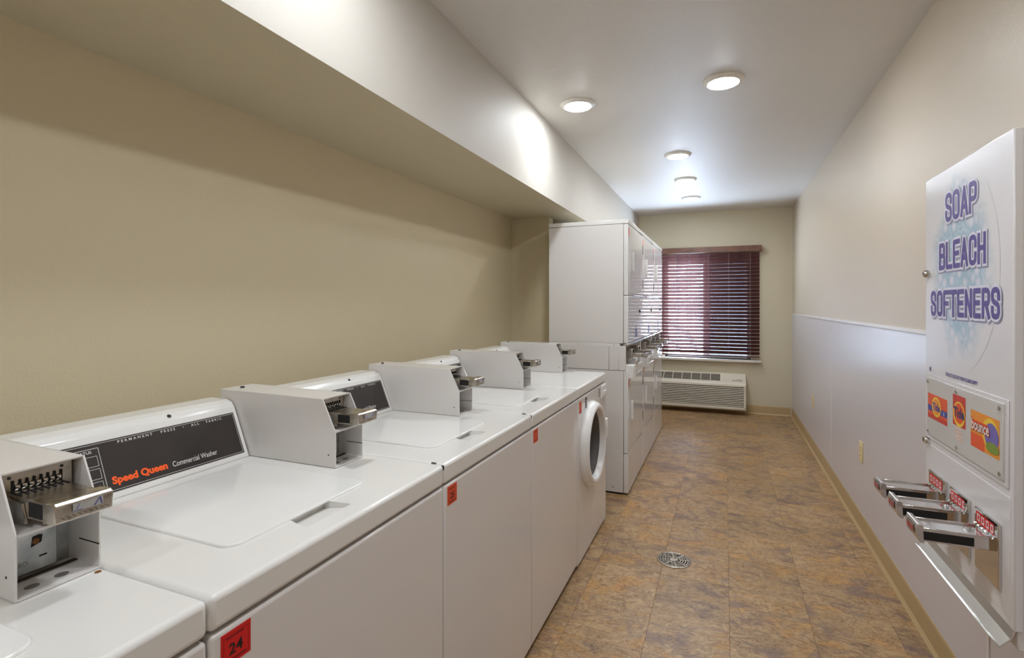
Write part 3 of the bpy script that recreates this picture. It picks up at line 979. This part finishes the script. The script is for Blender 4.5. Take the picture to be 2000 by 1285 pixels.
# ================================================================== FLOOR DRAIN
dcx, dcy, dr = -.236, 2.735, .084
dn = empty('floor_drain', (dcx, dcy, 0))
part('drain_well', lathe(B(), [(0, .0006), (dr - .004, .0006)], (dcx, dcy, 0), (0, 0, 1), 40), 'dark', dn)
part('rim', lathe(B(), [(dr, 0), (dr, .003), (dr - .006, .0045), (dr - .010, .003), (dr - .010, 0)], (dcx, dcy, 0), (0, 0, 1), 48, close=True), 'drain', dn)
bm = B()
for r in (.068, .056, .044, .032):
    lathe(bm, [(r + .0028, .001), (r + .0028, .0035), (r - .0028, .0035), (r - .0028, .001)], (dcx, dcy, 0), (0, 0, 1), 40, close=True)
lathe(bm, [(.020, .001), (.020, .004), (0, .0042)], (dcx, dcy, 0), (0, 0, 1), 24)
for k in range(8):
    a = k * math.pi / 4 + .2
    p = [(18e-3, -.003), (.076, -.003), (.076, .003), (18e-3, .003)]
    prism(bm, [(dcx + u * math.cos(a) - v * math.sin(a), dcy + u * math.sin(a) + v * math.cos(a)) for u, v in p], .001, .0036, 'Z')
part('grate', bm, 'drain', dn)
for a in (1.3, 4.4):
    bm = cyl(B(), (dcx + .05 * math.cos(a), dcy + .05 * math.sin(a), .003), (dcx + .05 * math.cos(a), dcy + .05 * math.sin(a), .0046), .006, 12)
    part('screw', bm, 'dark', dn)
tag(dn, 'round metal floor drain grate set in the brown tile floor', 'drain')

# ================================================================== WALL OUTLETS
def outlet(y, z, label):
    o = empty('outlet_cover', (PX, y, z - .058))
    part('plate', box(B(), (PX - .006, y - .036, z - .058), (PX, y + .036, z + .058), .0025, 2), 'ivory', o)
    for dz in (-.021, .021):
        r = part('receptacle', box(B(), (PX - .0085, y - .017, z + dz - .0145), (PX - .005, y + .017, z + dz + .0145), .002, 2), 'ivory', o)
        bm = B()
        for dy in (-.006, .006):
            box(bm, (PX - .0088, y + dy - .001, z + dz - .004), (PX - .0082, y + dy + .001, z + dz + .006))
        part('slot', bm, 'ivory_d', r)
    part('screw', lathe(B(), [(.003, 0), (.003, .001), (0, .0016)], (PX - .006, y, z), (-1, 0, 0), 12), 'satin', o)
    tag(o, label, 'outlet', 'outlets on the white panelled wall')
outlet(3.50, .455, 'ivory outlet cover on the white wall panel, the nearer larger one')
outlet(5.24, .442, 'small pale outlet cover on the white wall panel, near the far corner')

# ================================================================== SOAP VENDING CABINET
VX = .54
vy0, vy1, vz0, vz1 = 1.345, 1.837, .640, 1.657
vd = empty('soap_dispenser', ((VX + PX) / 2, (vy0 + vy1) / 2, vz0))
part('cabinet', box(B(), (VX + .012, vy0 + .002, vz0 + .004), (PX, vy1 - .002, vz1 - .002), .003, 2), 'disp', vd)
door = part('door', box(B(), (VX, vy0, vz0), (VX + .016, vy1, vz1), .0025, 2), 'disp', vd)
R, U = (0, -1, 0), (0, 0, 1)
O = Vector((VX, 0, 0))                       # text runs towards -Y
def q(bm, y0, y1, z0, z1, off):              # y0 > y1
    return quad(bm, O, R, U, -y0, -y1, z0, z1, off)
# printed bubble cloud
bm = B()
uvl = bm.loops.layers.uv.new('UVMap')
cy_, cz_, ra, rb = 1.60, 1.39, .20, .255
NA = 40
rings = []
for j in range(1, 9):
    rr_ = j / 8
    ring = []
    for k in range(NA):
        th = 2 * math.pi * k / NA
        u, v = rr_ * math.cos(th), rr_ * math.sin(th)
        ring.append((bm.verts.new((VX - .0003, cy_ - ra * u, cz_ + rb * v)), (u, v)))
    rings.append(ring)
cv = (bm.verts.new((VX - .0003, cy_, cz_)), (0, 0))
for k in range(NA):
    fs = [[cv, rings[0][k], rings[0][(k + 1) % NA]]] + [[rings[j][k], rings[j + 1][k], rings[j + 1][(k + 1) % NA], rings[j][(k + 1) % NA]] for j in range(7)]
    for f_ in fs:
        f = bm.faces.new([x[0] for x in f_])
        for l, x in zip(f.loops, f_):
            l[uvl].uv = x[1]
part('bubble_print', bm, 'bubble', door, smooth=False)
for body_, ya, yb, za, zb in (('SOAP', 1.690, 1.506, 1.515, 1.590), ('BLEACH', 1.732, 1.462, 1.392, 1.464), ('SOFTENERS', 1.792, 1.398, 1.268, 1.338)):
    g = .010
    for m_, grow, off, sh in (('shadowp', .0062, .0005, (.003, -.0035)), ('lilac', .0058, .0010, (0, 0)), ('purple', 0, .0015, (0, 0))):
        part('lettering', poster_bm(body_, (VX, ya, za), R, U, ya - yb, zb - za, .0122, grow, off, sh), m_, door, smooth=False)
part('lettering', text_bm('VRI', (VX - .0006, 1.806, 1.112), R, U, .014, .012, .03), 'purple', door)
part('lettering', text_bm('COIN SLOT LOCKS OUT WHEN COLUMN IS EMPTY', (VX - .0006, 1.690, 1.113), R, U, .186, .0095, .03), 'purple', door)
for zz, m_ in ((1.388, 'chrome'), (.914, 'chrome')):
    lk = part('lock', lathe(B(), [(.011, 0), (.011, .008), (.0085, .013), (0, .013)], (VX, 1.812, zz), (-1, 0, 0), 18), m_, door)
    part('keyhole', box(B(), (VX - .0136, 1.811, zz - .004), (VX - .0128, 1.813, zz + .004)), 'dark', lk)
# card panel with pictured packages
cp = part('card_panel', box(B(), (VX - .006, 1.374, .934), (VX - .001, 1.806, 1.094), .0015, 2), 'acrylic', door)
part('card_frame', box(B(), (VX - .0025, 1.362, .922), (VX, 1.816, 1.104), .001, 1), 'disp', door)
for yy in (1.797, 1.604, 1.388):
    for zz in (.945, 1.083):
        part('screw', lathe(B(), [(.0045, 0), (.0045, .002), (0, .004)], (VX - .006, yy, zz), (-1, 0, 0), 12), 'satin', cp)
O = Vector((VX - .0062, 0, 0))
def pic(name, fn, m_):
    bm = B(); fn(bm); return part(name, bm, m_, cp, smooth=False)
def dsc(bm, y, z, ra_, rb_, off, rin=0):
    return disc(bm, O, R, U, -y, z, ra_, rb_, off, r_in=rin)
# powder box
pic('package_picture', lambda b: q(b, 1.797, 1.662, .984, 1.052, .0001), 'p_orange')
pic('package_band', lambda b: q(b, 1.797, 1.662, 1.004, 1.020, .0003), 'p_blue')
pic('package_base', lambda b: q(b, 1.797, 1.662, .984, .996, .0003), 'p_red')
pic('package_ring', lambda b: dsc(b, 1.734, 1.021, .032, .027, .0005), 'p_yellow')
pic('package_disc', lambda b: dsc(b, 1.734, 1.021, .025, .021, .0007), 'p_amber')
part('lettering', text_bm('Tide', (O.x - .0009, 1.760, 1.010), R, U, .052, .021, .03), 'p_blue', cp)
part('lettering', text_bm('1', (O.x - .0009, 1.683, 1.007), R, U, .004, .010, .03), 'print_w', cp)
# bottle
pic('package_picture', lambda b: q(b, 1.626, 1.552, 1.0, 1.076, .0001), 'p_red')
pic('package_ring', lambda b: dsc(b, 1.589, 1.030, .034, .031, .0003), 'p_yellow')
pic('package_disc', lambda b: dsc(b, 1.589, 1.032, .028, .025, .0005), 'p_orange')
part('lettering', text_bm('Tide', (O.x - .0007, 1.620, 1.020), R, U, .062, .026, .03), 'p_navy', cp)
def lines(b):
    for k in range(4):
        q(b, 1.610, 1.570, .992 - k * .009, .996 - k * .009, .0001)
pic('package_caption', lines, 'p_pink')
# dryer sheet box
pic('package_picture', lambda b: q(b, 1.524, 1.388, .972, 1.056, .0001), 'p_amber')
pic('package_swirl', lambda b: q(b, 1.524, 1.455, .972, 1.004, .0002), 'p_orange')
pic('package_swirl', lambda b: dsc(b, 1.428, 1.018, .038, .034, .0003), 'p_yellow')
pic('package_swirl', lambda b: dsc(b, 1.422, 1.014, .032, .029, .0005), 'p_teal')
pic('package_swirl', lambda b: dsc(b, 1.418, .990, .030, .012, .0007), 'p_green')
pic('package_swirl', lambda b: q(b, 1.518, 1.440, 1.015, 1.035, .0006), 'p_orange')
part('lettering', text_bm('bounce', (O.x - .0010, 1.519, 1.010), R, U, .090, .030, .05), 'p_red', cp)
part('lettering', text_bm('bounce', (O.x - .0013, 1.517, 1.012), R, U, .086, .026, .02), 'print_w', cp)
O = Vector((VX, 0, 0))
# lower stainless area with three coin chutes
part('chute_field', box(B(), (VX - .0012, 1.358, .660), (VX + .001, 1.818, .905), .0004, 1), 'disp', door)
for ya, yb in ((1.787, 1.672), (1.643, 1.536), (1.500, 1.390)):
    yc = (ya + yb) / 2
    pl = part('chute_plate', box(B(), (VX - .008, yb, .700), (VX - .001, ya, .838), .002, 2), 'chrome', door)
    bm = B(); q(bm, ya - .010, yb + .016, .807, .831, .0085)
    part('price_sticker', bm, 'red', pl)
    bm = B()
    for k in range(4):
        y = ya - .016 - k * .021
        outline(bm, O, R, U, -y, -y + .013, .811, .827, .003, .0088)
    part('price_print', bm, 'print_w', pl)
    sl = part('coin_slide', box(B(), (.402, yc - .034, .772), (VX - .006, yc + .034, .7985), .0015, 2), 'chrome', door)
    bm = B()
    for s in (-1, 1):
        y = yc + s * .0325
        box(bm, (.402, y - .002, .797), (VX - .01, y + .002, .8025), .001, 1)
    part('slide_rail', bm, 'chrome', sl)
    bm = B(); box(bm, (.408, yc - .0347, .776), (.50, yc - .0338, .7945))
    part('slide_recess', bm, 'dark', sl)
    tip = [(.410, .8085), (.400, .8105), (.3965, .800), (.3975, .785), (.403, .771), (.412, .767)]
    part('slide_tip', prism(B(), tip, yc - .0365, yc + .0365, 'Y', .001, 1), 'chrome', sl)
    bm = B()
    quad(bm, (.3967, yc, .785), R, (0, 0, 1), -.022, .022, -.004, .018, .0012)
    part('tip_sticker', bm, 'galv', sl)
    part('tip_lettering', text_bm('25 25 25', (.3953, yc + .02, .787), R, U, .04, .012, .04), 'red', sl)
    bm = B()
    for k in range(4):
        y = ya - .018 - k * .0165
        lathe(bm, [(.0065, -.002), (.0065, .002)], (VX - .013, y - .004, .802), (0, 1, .25), 14)
    part('coin_rest', bm, 'chrome', sl)
# delivery tray
tp = [(.552, .650), (.545, .6495), (.536, .622), (.519, .604), (.514, .609), (.5125, .608), (.518, .600), (.5375, .6195), (.5475, .646), (.552, .647)]
part('delivery_tray', prism(B(), tp, vy0 + .004, vy1 - .012, 'Y'), 'tray', vd, smooth=False)
part('tray_back', box(B(), (.5475, vy0 + .004, .600), (PX, vy1 - .012, .6445), .003, 1), 'disp', vd)
tag(vd, 'white wall soap vending cabinet with purple lettering and three coin slides', 'dispenser')
